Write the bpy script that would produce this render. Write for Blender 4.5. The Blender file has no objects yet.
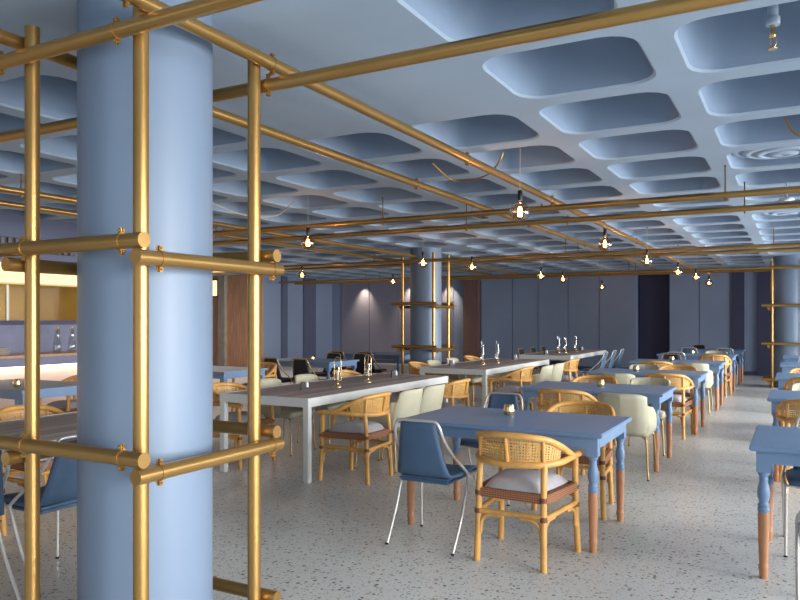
import bpy, bmesh, math, random
from mathutils import Vector, Matrix
random.seed(7)
PI = math.pi
C = bpy.context.scene.collection
S = bpy.context.scene

# ------------------------------------------------------------------ camera, world, exposure, daylight
YAW = math.atan(397/726)
cam_d = bpy.data.cameras.new('camera'); cam = bpy.data.objects.new('camera', cam_d); C.objects.link(cam)
cam.location = (0, 0, 1.46); cam.rotation_euler = (PI/2, 0, YAW)
cam_d.sensor_width = 36; cam_d.lens = 726/800*36; cam_d.shift_y = 19/800
cam_d.clip_start = 0.02
S.camera = cam
S.view_settings.view_transform = 'Standard'; S.view_settings.look = 'None'
S.view_settings.exposure = 0.2; S.view_settings.gamma = 1.0
S.view_settings.use_curve_mapping = False
w = bpy.data.worlds.new('world'); S.world = w; w.use_nodes = True
w.node_tree.nodes['Background'].inputs[0].default_value = (0.75, 0.87, 1.0, 1)
w.node_tree.nodes['Background'].inputs[1].default_value = 1.0

def area(name, loc, rot, sx, sy, power, col):
    l = bpy.data.lights.new(name, 'AREA'); l.shape = 'RECTANGLE'; l.size = sx; l.size_y = sy
    l.energy = power; l.color = col
    o = bpy.data.objects.new(name, l); C.objects.link(o); o.location = loc; o.rotation_euler = rot
    return o
WIN_Y = [(-2.6, -0.2), (0.6, 3.0), (3.9, 6.3), (7.2, 9.6), (10.5, 12.9), (13.8, 16.2), (17.1, 19.5)]
WIN_P = {-2.6: 118, 0.6: 95, 3.9: 74, 7.2: 112, 10.5: 125, 13.8: 125, 17.1: 45}
WX = 3.3
for a, b in WIN_Y:      # daylight through the tall windows of the right wall
    lamp = area('window_daylight', (WX+0.65, (a+b)/2, 1.55), (0, PI/2-math.radians(14), 0), 2.3, b-a+0.4, WIN_P[a]*2.0, (1.0, 0.97, 0.92))
    lamp.data.spread = math.radians(100)
for a, b in ((-8.2, -5.6), (-4.6, -2.0), (-1.0, 1.6)):   # windows of the wall behind the camera
    area('window_daylight', ((a+b)/2, -3.75, 1.45), (PI/2, 0, 0), b-a-0.1, 2.3, 8, (1.0, 0.98, 0.95))

# ------------------------------------------------------------------ materials
MAT = {}
def lin(r, g, b):
    f = lambda v: (v/255/12.92) if v <= 10 else ((v/255+0.055)/1.055)**2.4
    return (f(r), f(g), f(b), 1)
def mat(name, rgb, rough=0.5, metal=0.0, var=0.08, scale=6.0, bump=0.0, bscale=60.0, spec=0.5, emit=None, es=1.0, stretch=None):
    m = bpy.data.materials.new(name); m.use_nodes = True
    nt = m.node_tree; b = nt.nodes['Principled BSDF']
    base = lin(*rgb)
    b.inputs['Roughness'].default_value = rough; b.inputs['Metallic'].default_value = metal
    b.inputs['Specular IOR Level'].default_value = spec
    tc = nt.nodes.new('ShaderNodeTexCoord'); mp = nt.nodes.new('ShaderNodeMapping')
    nt.links.new(tc.outputs['Object'], mp.inputs[0])
    if stretch: mp.inputs['Scale'].default_value = stretch
    n = nt.nodes.new('ShaderNodeTexNoise'); n.inputs['Scale'].default_value = scale; n.inputs['Detail'].default_value = 5
    nt.links.new(mp.outputs[0], n.inputs['Vector'])
    r = nt.nodes.new('ShaderNodeValToRGB')
    r.color_ramp.elements[0].position = 0.3; r.color_ramp.elements[1].position = 0.7
    r.color_ramp.elements[0].color = tuple(v*(1-var) for v in base[:3])+(1,)
    r.color_ramp.elements[1].color = tuple(min(1, v*(1+var)) for v in base[:3])+(1,)
    nt.links.new(n.outputs['Fac'], r.inputs[0]); nt.links.new(r.outputs[0], b.inputs['Base Color'])
    if bump:
        n2 = nt.nodes.new('ShaderNodeTexNoise'); n2.inputs['Scale'].default_value = bscale; n2.inputs['Detail'].default_value = 3
        nt.links.new(mp.outputs[0], n2.inputs['Vector'])
        bp = nt.nodes.new('ShaderNodeBump'); bp.inputs['Strength'].default_value = bump; bp.inputs['Distance'].default_value = 0.01
        nt.links.new(n2.outputs['Fac'], bp.inputs['Height']); nt.links.new(bp.outputs[0], b.inputs['Normal'])
    if emit:
        b.inputs['Emission Color'].default_value = lin(*emit); b.inputs['Emission Strength'].default_value = es
    MAT[name] = m
    return m
mat('coffer_shade', (138, 158, 182), 0.8, var=0.04, scale=2.0, bump=0.1, bscale=20)  # ceiling paint darkened: shade inside the coffers is put into the colour
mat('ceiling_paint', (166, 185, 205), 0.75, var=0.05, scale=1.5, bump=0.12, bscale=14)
mat('column_paint', (114, 131, 152), 0.42, var=0.03, scale=1.0)
mat('wall_paint', (136, 152, 178), 0.6, var=0.05, scale=0.8)
mat('wall_paint_dark', (92, 98, 122), 0.6, var=0.05, scale=0.8)
mat('wall_paint_warm', (140, 138, 154), 0.6, var=0.05, scale=0.8)
mat('wall_recess', (66, 70, 96), 0.7, var=0.05)
mat('wall_brown', (122, 94, 88), 0.6, var=0.08, stretch=(6, 6, 0.6))
mat('wood_wall', (196, 150, 118), 0.5, var=0.18, scale=5, stretch=(4, 4, 0.5))
mat('concrete', (168, 158, 144), 0.7, var=0.12, scale=5, bump=0.2)
mat('brass', (176, 138, 80), 0.29, 0.75, var=0.06, scale=3)
mat('brass_bolt', (120, 92, 50), 0.4, 0.9)
mat('blue_paint', (116, 144, 178), 0.38, var=0.05, scale=4)
mat('copper_paint', (192, 136, 98), 0.42, 0.05, var=0.06, scale=9)
mat('grey_frame', (205, 208, 204), 0.4, var=0.04, scale=5, bump=0.05)
mat('rattan', (210, 157, 84), 0.38, var=0.16, scale=14, stretch=(1, 1, 1))
mat('rattan_brown', (164, 104, 62), 0.38, var=0.16, scale=14)
mat('binding', (112, 66, 46), 0.5, var=0.2, scale=60)
mat('cushion', (176, 172, 174), 0.9, var=0.05, scale=20, bump=0.2, bscale=300)
mat('cream_fabric', (186, 182, 158), 0.75, var=0.04, scale=6, bump=0.1, bscale=300)
mat('sling_blue', (68, 94, 122), 0.45, var=0.06, scale=8, bump=0.1, bscale=90)
mat('sling_black', (32, 33, 42), 0.5, var=0.1, scale=8)
mat('frame_metal', (208, 204, 198), 0.32, 0.5, var=0.03)
mat('frame_gold', (188, 160, 110), 0.35, 0.6, var=0.03)
mat('black', (14, 14, 16), 0.4)
mat('white', (225, 225, 225), 0.4)
mat('grille', (96, 92, 98), 0.5)
mat('bar_panel', (216, 190, 178), 0.5, var=0.04)
mat('bar_top', (176, 134, 96), 0.35, var=0.15, scale=6, stretch=(1, 5, 1))
mat('bar_blue', (112, 116, 142), 0.5)
mat('kitchen_wall', (226, 204, 160), 0.5, var=0.08, scale=2)
mat('lit_panel', (255, 226, 170), 0.6, emit=(255, 216, 150), es=0.75)
mat('led', (255, 240, 220), 0.6, emit=(255, 226, 196), es=3.0)
mat('sign_lit', (255, 230, 180), 0.6, emit=(255, 226, 170), es=1.3)
mat('filament', (255, 170, 80), 0.5, emit=(255, 168, 84), es=45.0)
mat('lamp_lens', (255, 230, 190), 0.5, emit=(255, 220, 170), es=6.0)
mat('cable', (186, 174, 150), 0.5)
mat('plate', (210, 200, 186), 0.3)
mat('wax', (235, 225, 205), 0.5)
mat('outside', (200, 215, 235), 0.8)

def nodes(m): return m.node_tree.nodes, m.node_tree.links
def math_node(nt, op, a=None, b=None):
    n = nt.nodes.new('ShaderNodeMath'); n.operation = op
    for i, v in enumerate((a, b)):
        if v is None: continue
        if isinstance(v, (int, float)): n.inputs[i].default_value = v
        else: nt.links.new(v, n.inputs[i])
    return n.outputs[0]

def mat_glass(name, tint, gl=0.14, rough=0.03, edge=0.45):
    m = bpy.data.materials.new(name); m.use_nodes = True; nt = m.node_tree
    nt.nodes.remove(nt.nodes['Principled BSDF'])
    t = nt.nodes.new('ShaderNodeBsdfTransparent'); t.inputs[0].default_value = tint
    g = nt.nodes.new('ShaderNodeBsdfGlossy'); g.inputs['Roughness'].default_value = rough
    lw = nt.nodes.new('ShaderNodeLayerWeight'); lw.inputs[0].default_value = 0.35
    mx = nt.nodes.new('ShaderNodeMixShader')
    f = math_node(nt, 'ADD', math_node(nt, 'MULTIPLY', lw.outputs['Facing'], edge), gl)
    nt.links.new(f, mx.inputs[0]); nt.links.new(t.outputs[0], mx.inputs[1]); nt.links.new(g.outputs[0], mx.inputs[2])
    nt.links.new(mx.outputs[0], nt.nodes['Material Output'].inputs[0]); MAT[name] = m
mat_glass('glass_smoke', (0.80, 0.62, 0.46, 1), 0.10, 0.03, 0.7)
mat_glass('glass_clear', (0.90, 0.92, 0.92, 1), 0.05)
mat_glass('glass_window', (0.95, 0.97, 1.0, 1), 0.05)
mat_glass('glass_yellow', (0.93, 0.87, 0.70, 1), 0.0, 0.02, 0.03)

# terrazzo floor
m = bpy.data.materials.new('terrazzo'); m.use_nodes = True; nt = m.node_tree; MAT['terrazzo'] = m
b = nt.nodes['Principled BSDF']; b.inputs['Roughness'].default_value = 0.32
tc = nt.nodes.new('ShaderNodeTexCoord')
def chips(scale, rad, prev, ramp):
    wn = nt.nodes.new('ShaderNodeTexNoise'); wn.inputs['Scale'].default_value = scale*2.2
    nt.links.new(tc.outputs['Object'], wn.inputs['Vector'])
    ad = nt.nodes.new('ShaderNodeMix'); ad.data_type = 'VECTOR'; ad.inputs[0].default_value = 0.012*30/scale
    nt.links.new(tc.outputs['Object'], ad.inputs[4]); nt.links.new(wn.outputs['Color'], ad.inputs[5])
    v = nt.nodes.new('ShaderNodeTexVoronoi'); v.inputs['Scale'].default_value = scale
    nt.links.new(ad.outputs[1], v.inputs['Vector'])
    sp = nt.nodes.new('ShaderNodeSeparateColor'); nt.links.new(v.outputs['Color'], sp.inputs[0])
    th = math_node(nt, 'MULTIPLY', math_node(nt, 'POWER', sp.outputs[0], 2.0), rad)
    fac = math_node(nt, 'LESS_THAN', v.outputs['Distance'], th)
    cr = nt.nodes.new('ShaderNodeValToRGB'); cr.color_ramp.interpolation = 'CONSTANT'
    el = cr.color_ramp.elements
    el[0].color = ramp[0]; el[1].position = 0.33; el[1].color = ramp[1]
    e = el.new(0.62); e.color = ramp[2]
    e = el.new(0.85); e.color = ramp[3]
    nt.links.new(sp.outputs[1], cr.inputs[0])
    mx = nt.nodes.new('ShaderNodeMix'); mx.data_type = 'RGBA'
    nt.links.new(fac, mx.inputs[0]); nt.links.new(prev, mx.inputs[6]); nt.links.new(cr.outputs[0], mx.inputs[7])
    return mx.outputs[2]
n = nt.nodes.new('ShaderNodeTexNoise'); n.inputs['Scale'].default_value = 0.9; n.inputs['Detail'].default_value = 6
nt.links.new(tc.outputs['Object'], n.inputs['Vector'])
r = nt.nodes.new('ShaderNodeValToRGB'); r.color_ramp.elements[0].position = 0.3; r.color_ramp.elements[1].position = 0.7
r.color_ramp.elements[0].color = lin(200, 201, 197); r.color_ramp.elements[1].color = lin(217, 218, 214)
nt.links.new(n.outputs['Fac'], r.inputs[0])
c1 = chips(80, 0.60, r.outputs[0], [lin(176, 172, 162), lin(150, 146, 140), lin(206, 206, 200), lin(120, 116, 112)])
c2 = chips(36, 0.42, c1, [lin(104, 102, 102), lin(146, 136, 124), lin(84, 83, 86), lin(134, 130, 126)])
nt.links.new(c2, b.inputs['Base Color'])

# grey planks (object space, long along Y)
m = bpy.data.materials.new('grey_planks'); m.use_nodes = True; nt = m.node_tree; MAT['grey_planks'] = m
b = nt.nodes['Principled BSDF']; b.inputs['Roughness'].default_value = 0.5
tc = nt.nodes.new('ShaderNodeTexCoord'); sx = nt.nodes.new('ShaderNodeSeparateXYZ'); nt.links.new(tc.outputs['Object'], sx.inputs[0])
pl = math_node(nt, 'MULTIPLY', sx.outputs[0], 1/0.13)
fr = math_node(nt, 'FRACT', pl); fl = math_node(nt, 'FLOOR', pl)
wn = nt.nodes.new('ShaderNodeTexWhiteNoise'); wn.noise_dimensions = '1D'; nt.links.new(fl, wn.inputs['W'])
mp = nt.nodes.new('ShaderNodeMapping'); mp.inputs['Scale'].default_value = (26, 1.6, 1); nt.links.new(tc.outputs['Object'], mp.inputs[0])
n = nt.nodes.new('ShaderNodeTexNoise'); n.inputs['Scale'].default_value = 1.6; n.inputs['Detail'].default_value = 6; nt.links.new(mp.outputs[0], n.inputs['Vector'])
mixv = math_node(nt, 'ADD', math_node(nt, 'MULTIPLY', wn.outputs['Value'], 0.4), math_node(nt, 'MULTIPLY', n.outputs['Fac'], 0.6))
r = nt.nodes.new('ShaderNodeValToRGB'); r.color_ramp.elements[0].position = 0.25; r.color_ramp.elements[1].position = 0.75
r.color_ramp.elements[0].color = lin(128, 117, 118); r.color_ramp.elements[1].color = lin(196, 185, 181)
nt.links.new(mixv, r.inputs[0])
gap = math_node(nt, 'LESS_THAN', fr, 0.06)
mx = nt.nodes.new('ShaderNodeMix'); mx.data_type = 'RGBA'; nt.links.new(gap, mx.inputs[0]); nt.links.new(r.outputs[0], mx.inputs[6]); mx.inputs[7].default_value = lin(60, 54, 56)
nt.links.new(mx.outputs[2], b.inputs['Base Color'])

# cane webbing with real holes (UV space) and woven wicker
def cane(name, light, dark, nu, nv, holes=True):
    m = bpy.data.materials.new(name); m.use_nodes = True; nt = m.node_tree; MAT[name] = m
    b = nt.nodes['Principled BSDF']; b.inputs['Roughness'].default_value = 0.5
    uv = nt.nodes.new('ShaderNodeUVMap'); sx = nt.nodes.new('ShaderNodeSeparateXYZ'); nt.links.new(uv.outputs[0], sx.inputs[0])
    u = math_node(nt, 'SUBTRACT', math_node(nt, 'FRACT', math_node(nt, 'MULTIPLY', sx.outputs[0], nu)), 0.5)
    v = math_node(nt, 'SUBTRACT', math_node(nt, 'FRACT', math_node(nt, 'MULTIPLY', sx.outputs[1], nv)), 0.5)
    d = math_node(nt, 'SQRT', math_node(nt, 'ADD', math_node(nt, 'MULTIPLY', u, u), math_node(nt, 'MULTIPLY', v, v)))
    h = math_node(nt, 'LESS_THAN', d, 0.27 if holes else 0.36)
    mx = nt.nodes.new('ShaderNodeMix'); mx.data_type = 'RGBA'
    nz = nt.nodes.new('ShaderNodeTexNoise'); nz.inputs['Scale'].default_value = 40
    r = nt.nodes.new('ShaderNodeValToRGB'); r.color_ramp.elements[0].color = tuple(x*0.75 for x in light[:3])+(1,); r.color_ramp.elements[1].color = light
    nt.links.new(nz.outputs['Fac'], r.inputs[0]); nt.links.new(r.outputs[0], mx.inputs[6]); mx.inputs[7].default_value = dark
    nt.links.new(h, mx.inputs[0]); nt.links.new(mx.outputs[2], b.inputs['Base Color'])
    if holes:
        nt.links.new(math_node(nt, 'SUBTRACT', 1.0, h), b.inputs['Alpha'])
cane('cane', lin(220, 170, 92), lin(110, 70, 30), 40, 9)
cane('wicker', lin(176, 118, 78), lin(96, 54, 36), 40, 4, holes=False)

# ------------------------------------------------------------------ mesh helpers
class MB:
    def __init__(s): s.v = []; s.f = []; s.uv = []; s.sm = []
    def add(s, vs, fs, smooth=False, uvs=None):
        o = len(s.v); s.v += [tuple(p) for p in vs]
        for i, f in enumerate(fs):
            s.f.append(tuple(o+k for k in f)); s.sm.append(smooth)
            s.uv.append(uvs[i] if uvs else None)
        return s
    def box(s, x0, x1, y0, y1, z0, z1, bev=0.0):
        if x0 > x1: x0, x1 = x1, x0
        if y0 > y1: y0, y1 = y1, y0
        bm = bmesh.new(); bmesh.ops.create_cube(bm, size=1)
        for v in bm.verts:
            v.co = ((x0+x1)/2+v.co.x*(x1-x0), (y0+y1)/2+v.co.y*(y1-y0), (z0+z1)/2+v.co.z*(z1-z0))
        if bev: bmesh.ops.bevel(bm, geom=list(bm.edges), offset=bev, segments=2, affect='EDGES')
        bm.verts.index_update()
        s.add([v.co[:] for v in bm.verts], [[v.index for v in f.verts] for f in bm.faces]); bm.free()
        return s
    def lathe(s, prof, cx=0, cy=0, seg=20, smooth=True):
        vs = []; fs = []
        for r, z in prof:
            for k in range(seg):
                a = 2*PI*k/seg; vs.append((cx+r*math.cos(a), cy+r*math.sin(a), z))
        n = len(prof)
        for i in range(n-1):
            for k in range(seg):
                k2 = (k+1) % seg
                fs.append((i*seg+k, i*seg+k2, (i+1)*seg+k2, (i+1)*seg+k))
        s.add(vs, fs, smooth)
        if prof[0][0] > 1e-5: s.add([vs[k] for k in range(seg)], [tuple(range(seg))[::-1]])
        if prof[-1][0] > 1e-5: s.add([vs[(n-1)*seg+k] for k in range(seg)], [tuple(range(seg))])
        return s
    def tube(s, pts, r, seg=10, smooth_path=0, radii=None, closed=False, caps=True):
        pts = [Vector(p) for p in pts]
        if smooth_path: pts = catmull(pts, smooth_path, closed)
        n = len(pts); vs = []; fs = []
        up = None
        for i, p in enumerate(pts):
            if closed: t = pts[(i+1) % n]-pts[i-1]
            else: t = pts[min(i+1, n-1)]-pts[max(i-1, 0)]
            t.normalize()
            if up is None:
                up = Vector((0, 0, 1)) if abs(t.z) < 0.9 else Vector((1, 0, 0))
            up = (up-t*up.dot(t)).normalized(); sd = t.cross(up)
            rr = r if radii is None else radii[0]+(radii[1]-radii[0])*i/(n-1)
            for k in range(seg):
                a = 2*PI*k/seg; vs.append(p+up*math.cos(a)*rr+sd*math.sin(a)*rr)
        m_ = n if closed else n-1
        for i in range(m_):
            j = (i+1) % n
            for k in range(seg):
                k2 = (k+1) % seg
                fs.append((i*seg+k, i*seg+k2, j*seg+k2, j*seg+k))
        s.add(vs, fs, True)
        if caps and not closed:
            s.add(vs[:seg], [tuple(range(seg))[::-1]]); s.add(vs[-seg:], [tuple(range(seg))])
        return s
    def strip(s, A, B, thick=None):           # surface between two equal-length curves with UVs
        n = len(A); vs = list(A)+list(B); fs = []; uvs = []
        for i in range(n-1):
            fs.append((i, i+1, n+i+1, n+i)); u0 = i/(n-1); u1 = (i+1)/(n-1)
            uvs.append([(u0, 0), (u1, 0), (u1, 1), (u0, 1)])
        s.add(vs, fs, True, uvs); return s
    def build(s, name, material, parent=None):
        me = bpy.data.meshes.new(name); me.from_pydata(s.v, [], s.f); me.update()
        if any(u for u in s.uv):
            ul = me.uv_layers.new(name='UVMap')
            for p in me.polygons:
                u = s.uv[p.index]
                if u:
                    for li, q in zip(p.loop_indices, u): ul.data[li].uv = q
        for p in me.polygons: p.use_smooth = s.sm[p.index]
        me.materials.append(MAT[material] if isinstance(material, str) else material)
        bm = bmesh.new(); bm.from_mesh(me); bmesh.ops.recalc_face_normals(bm, faces=bm.faces); bm.to_mesh(me); bm.free()
        o = bpy.data.objects.new(name, me); C.objects.link(o)
        if parent: o.parent = parent
        return o
def catmull(P, k, closed=False):
    out = []; n = len(P)
    rng = n if closed else n-1
    for i in range(rng):
        p0 = P[i-1] if (closed or i > 0) else P[0]; p1 = P[i]; p2 = P[(i+1) % n]
        p3 = P[(i+2) % n] if (closed or i+2 < n) else P[-1]
        for j in range(k):
            t = j/k
            out.append(0.5*((2*p1)+(-p0+p2)*t+(2*p0-5*p1+4*p2-p3)*t*t+(-p0+3*p1-3*p2+p3)*t**3))
    if not closed: out.append(P[-1])
    return out
def thing(name, label, cat, loc=(0, 0, 0), rz=0, group=None):
    o = bpy.data.objects.new(name, None); C.objects.link(o); o.empty_display_size = 0.1
    o.location = loc; o.rotation_euler = (0, 0, rz); return tag(o, label, cat, group)
def tag(o, label, cat, group=None, kind=None):
    o['label'] = label; o['category'] = cat
    if group: o['group'] = group
    elif 'group' in o: del o['group']
    if kind: o['kind'] = kind
    return o
def struct(o, label=None):
    o['kind'] = 'structure'
    if label: o['label'] = label
    return o
KIDS = {}
def kids(o):
    return [c for c in bpy.data.objects if c.parent == o]
def copy_tree(o, parent=None):
    c = o.copy(); C.objects.link(c); c.parent = parent
    for ch in kids(o): copy_tree(ch, c)
    return c
PROTO = {}
def place(kind, make, loc, rz, label, cat, group):
    if kind not in PROTO:
        o = make(); PROTO[kind] = o
    else: o = copy_tree(PROTO[kind])
    o.location = loc; o.rotation_euler = (0, 0, rz)
    return tag(o, label, cat, group)

# ------------------------------------------------------------------ setting
ZC = 2.8; XL, XR, YN, YF = -17.2, WX, -3.4, 20.9
struct(MB().box(XL-0.2, XR+0.2, YN-0.2, YF+2.0, -0.1, 0).build('floor', 'terrazzo'), 'speckled grey terrazzo floor')

# coffered slab: square coffers with rounded corners on a 0.967 m grid, plain panels round the columns
PIT = 0.967; X0 = -1.475+0.4-PIT/2; Y0 = 3.49+0.4-PIT/2
def rsq(cx, cy, z, half, r, n=5):
    out = []
    for q in range(4):
        sx, sy = [(1, 1), (-1, 1), (-1, -1), (1, -1)][q]
        for k in range(n):
            a = PI/2*q+PI/2*k/(n-1)
            out.append((cx+sx*(half-r)+r*math.cos(a), cy+sy*(half-r)+r*math.sin(a), z))
    return out
mb = MB(); mcof = MB()
i0 = math.floor((XL-X0)/PIT); i1 = math.ceil((XR-X0)/PIT); j0 = math.floor((YN-Y0)/PIT); j1 = math.ceil((YF-Y0)/PIT)
def solid(i, j):
    if i in (-2, -1) and -3 <= j <= 0: return True
    cx, cy = X0+(i+.5)*PIT, Y0+(j+.5)*PIT
    if math.hypot(cx+6.22, cy-12.4) < 0.75 or math.hypot(cx+0.14, cy-17.6) < 0.75: return True
    if cx < -15.5 or cy > 20.2: return True
    return False
for i in range(i0, i1):
    for j in range(j0, j1):
        cx, cy = X0+(i+.5)*PIT, Y0+(j+.5)*PIT; h = PIT/2
        if solid(i, j):
            mb.add([(cx-h, cy-h, ZC), (cx+h, cy-h, ZC), (cx+h, cy+h, ZC), (cx-h, cy+h, ZC)], [(0, 1, 2, 3)]); continue
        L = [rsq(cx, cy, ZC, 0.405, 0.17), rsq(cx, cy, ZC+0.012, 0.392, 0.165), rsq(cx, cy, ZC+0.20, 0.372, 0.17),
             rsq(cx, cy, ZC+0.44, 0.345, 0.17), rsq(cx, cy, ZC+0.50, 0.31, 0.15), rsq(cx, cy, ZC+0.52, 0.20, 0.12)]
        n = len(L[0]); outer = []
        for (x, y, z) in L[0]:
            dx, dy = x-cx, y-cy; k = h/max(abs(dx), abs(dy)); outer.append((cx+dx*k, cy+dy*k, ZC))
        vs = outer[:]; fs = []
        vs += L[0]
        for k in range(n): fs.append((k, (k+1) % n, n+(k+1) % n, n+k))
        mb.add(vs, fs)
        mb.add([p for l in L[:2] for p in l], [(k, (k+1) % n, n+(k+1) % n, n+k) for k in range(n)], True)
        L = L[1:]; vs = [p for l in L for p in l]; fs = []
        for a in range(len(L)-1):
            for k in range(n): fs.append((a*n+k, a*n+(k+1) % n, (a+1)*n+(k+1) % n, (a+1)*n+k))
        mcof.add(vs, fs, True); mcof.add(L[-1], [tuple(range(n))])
# slab upper faces close the box above the coffers
mb.box(XL-0.2, XR+0.2, YN-0.2, YF+2.0, ZC+0.54, ZC+0.7)
struct(mb.build('ceiling', 'ceiling_paint'), 'pale blue waffle slab ceiling with rounded square coffers')

struct(mcof.build('ceiling', 'coffer_shade'), 'hollow coffers of the waffle slab, their shade painted in blue grey')

# right wall with windows
mb = MB(); ys = [YN]
prev = YN-0.2
for a, b_ in WIN_Y:
    mb.box(WX, WX+0.25, prev, a, 0, ZC+0.54); prev = b_
    mb.box(WX, WX+0.25, a, b_, 0, 0.28); mb.box(WX, WX+0.25, a, b_, 2.62, ZC+0.54)
mb.box(WX, WX+0.25, prev, YF+2.0, 0, ZC+0.54)
struct(mb.build('wall_right', 'wall_paint'))
for k, (a, b_) in enumerate(WIN_Y):
    fr = MB()
    for q in (a, (a+b_)/2-0.025, b_-0.05): fr.box(WX+0.05, WX+0.11, q, q+0.05, 0.28, 2.62)
    fr.box(WX+0.05, WX+0.11, a, b_, 0.28, 0.33); fr.box(WX+0.05, WX+0.11, a, b_, 2.57, 2.62)
    o = struct(fr.build('window_%d' % (k+1), 'grey_frame'))
    MB().box(WX+0.075, WX+0.085, a+0.05, b_-0.05, 0.33, 2.57).build('pane', 'glass_window', o)
# near wall (behind the camera)
mb = MB(); prev = XL-0.2
WB = ((-8.2, -5.6), (-4.6, -2.0), (-1.0, 1.6))
for a, b_ in WB:
    mb.box(prev, a, YN-0.25, YN, 0, ZC+0.54); prev = b_
    mb.box(a, b_, YN-0.25, YN, 0, 0.28); mb.box(a, b_, YN-0.25, YN, 2.62, ZC+0.54)
mb.box(prev, XR+0.25, YN-0.25, YN, 0, ZC+0.54)
struct(mb.build('wall_near', 'wall_paint'))
for k, (a, b_) in enumerate(WB):
    fr = MB()
    for q in (a, (a+b_)/2-0.025, b_-0.05): fr.box(q, q+0.05, YN-0.11, YN-0.05, 0.28, 2.62)
    fr.box(a, b_, YN-0.11, YN-0.05, 0.28, 0.33); fr.box(a, b_, YN-0.11, YN-0.05, 2.57, 2.62)
    o = struct(fr.build('window_%d' % (k+8), 'grey_frame'))
    MB().box(a+0.05, b_-0.05, YN-0.085, YN-0.075, 0.33, 2.57).build('pane', 'glass_window', o)
# left outer wall
struct(MB().box(XL-0.2, XL, YN-0.2, YF+2, 0, ZC+0.54).build('wall_left', 'wall_paint_dark'))
# far wall with a dark recess
RX0, RX1 = -3.93, -3.04
mb = MB().box(XL, RX0, YF, YF+0.3, 0, ZC+0.54).box(RX1, XR+0.2, YF-0.02, YF+0.3, 0, ZC+0.54)
struct(mb.build('wall_far', 'wall_paint'), 'far wall clad in grey blue panels')
mb = MB().box(RX0-0.1, RX0, YF+0.3, YF+1.6, 0, ZC+0.54).box(RX1, RX1+0.1, YF+0.3, YF+1.6, 0, ZC+0.54).box(RX0-0.1, RX1+0.1, YF+1.6, YF+1.8, 0, ZC+0.54)
mb.box(RX0+0.02, RX1-0.02, YF+0.35, YF+0.45, 0, ZC)
struct(mb.build('wall_recess', 'wall_recess'))
# thin joints and slightly proud cladding panels of the far wall
edges = [-13.2, -12.2, -11.3, -10.4, -9.55]
mb = MB(); mc = MB()
for a, b_ in ((-8.55, -7.55), (-7.53, -6.75), (-6.73, -5.85), (-5.83, -4.95), (-4.93, RX0-0.02)):
    mb.box(a, b_, YF-0.035, YF, 0.1, ZC)
for a, b_ in ((RX1, -2.3), (-2.28, -1.55)):
    mb.box(a, b_, YF-0.05, YF-0.02, 0.1, ZC)
for a, b_ in ((-13.7, -12.6), (-12.58, -11.5), (-11.48, -10.5), (-10.48, -9.5)):
    mc.box(a, b_, YF-0.03, YF, 0.1, ZC)
struct(mb.build('trim_1', 'wall_paint'))
struct(mc.build('trim_7', 'wall_paint_warm'))
mb = MB().box(-1.5, -1.2, YF-0.09, YF-0.02, 0, ZC).box(-0.9, -0.5, YF-0.09, YF-0.02, 0, ZC)
struct(mb.build('trim_2', 'wall_recess'))
struct(MB().box(-9.12, -8.6, YF-0.14, YF, 0, ZC).build('trim_3', 'wall_brown'))
# left return of the far wall: X = -14.1 between Y 17.2 and 20.9, wood-lined end
struct(MB().box(-14.3, -14.1, 17.2, YF, 0, ZC).build('wall_return', 'wall_paint'))
mb = MB().box(-14.1, -14.04, 18.05, 18.32, 0, ZC).box(-14.1, -14.04, 19.2, 19.85, 0, ZC)
struct(mb.build('trim_4', 'wall_paint_dark'))
struct(MB().box(-15.45, -14.1, 17.12, 17.2, 0, ZC).build('wall_wood', 'wood_wall'), 'brown wood clad wall end beyond the bar')
struct(MB().box(-15.72, -15.45, 17.0, 17.2, 0, ZC).build('trim_5', 'concrete'), 'pale vertical strip beside wood cladding')
struct(MB().box(-17.2, -15.72, 17.15, 17.25, 0, ZC).build('wall_alcove', 'wood_wall'))
# baseboards
mb = MB().box(-14.1, RX0, YF-0.06, YF-0.0, 0, 0.1).box(RX1, XR, YF-0.08, YF-0.02, 0, 0.1)
struct(mb.build('baseboard_far', 'wall_recess'))
mb = MB().box(WX-0.015, WX, YN, YF, 0, 0.1)
struct(mb.build('baseboard_right', 'wall_paint_dark'))

# ------------------------------------------------------------------ bar / kitchen block on the left
BX = -8.6
bar = thing('bar_counter', 'bar counter with pink lit front below a wooden top, left of the big column', 'bar counter', (BX, 3.5, 0))
MB().box(-0.62, -0.12, -4.5, 5.0, 0.0, 0.84).build('front_panel', 'bar_panel', bar)
MB().box(-0.62, 0.0, -4.5, 5.0, 0.86, 0.965).build('fascia', 'bar_blue', bar)
MB().box(-0.62, 0.02, -4.5, 5.0, 0.968, 1.0, 0.004).build('top', 'bar_top', bar)
MB().box(-0.10, -0.04, -4.5, 5.0, 0.842, 0.858).build('light_strip', 'led', bar)
# wall behind the counter with the kitchen pass-through
mb = MB().box(BX-0.75, BX-0.65, -3.3, 8.6, 0, 1.38).box(BX-0.75, BX-0.65, -3.3, 8.6, 2.05, ZC)
mb.box(BX-0.75, BX-0.65, 8.4, 8.6, 1.38, 2.05).box(BX-3.4, BX-0.65, 8.6, 8.7, 0, ZC).box(BX-3.4, BX-3.3, -3.3, 8.7, 0, ZC)
struct(mb.build('wall_bar', 'bar_blue'))
struct(MB().box(BX-3.3, BX-3.25, -3.3, 8.6, 0, ZC).box(BX-3.25, BX-0.76, 8.55, 8.6, 0, ZC).build('wall_kitchen', 'kitchen_wall'))
struct(MB().box(BX-0.8, BX-0.6, -3.3, 8.4, 1.38, 1.44).box(BX-0.78, BX-0.62, 8.35, 8.42, 1.38, 2.05).build('trim_6', 'wall_recess'))
mb = MB()
for k in range(6): mb.box(BX-0.72, BX-0.68, -2.8+k*2.2, -2.77+k*2.2, 1.44, 1.92)
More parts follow.
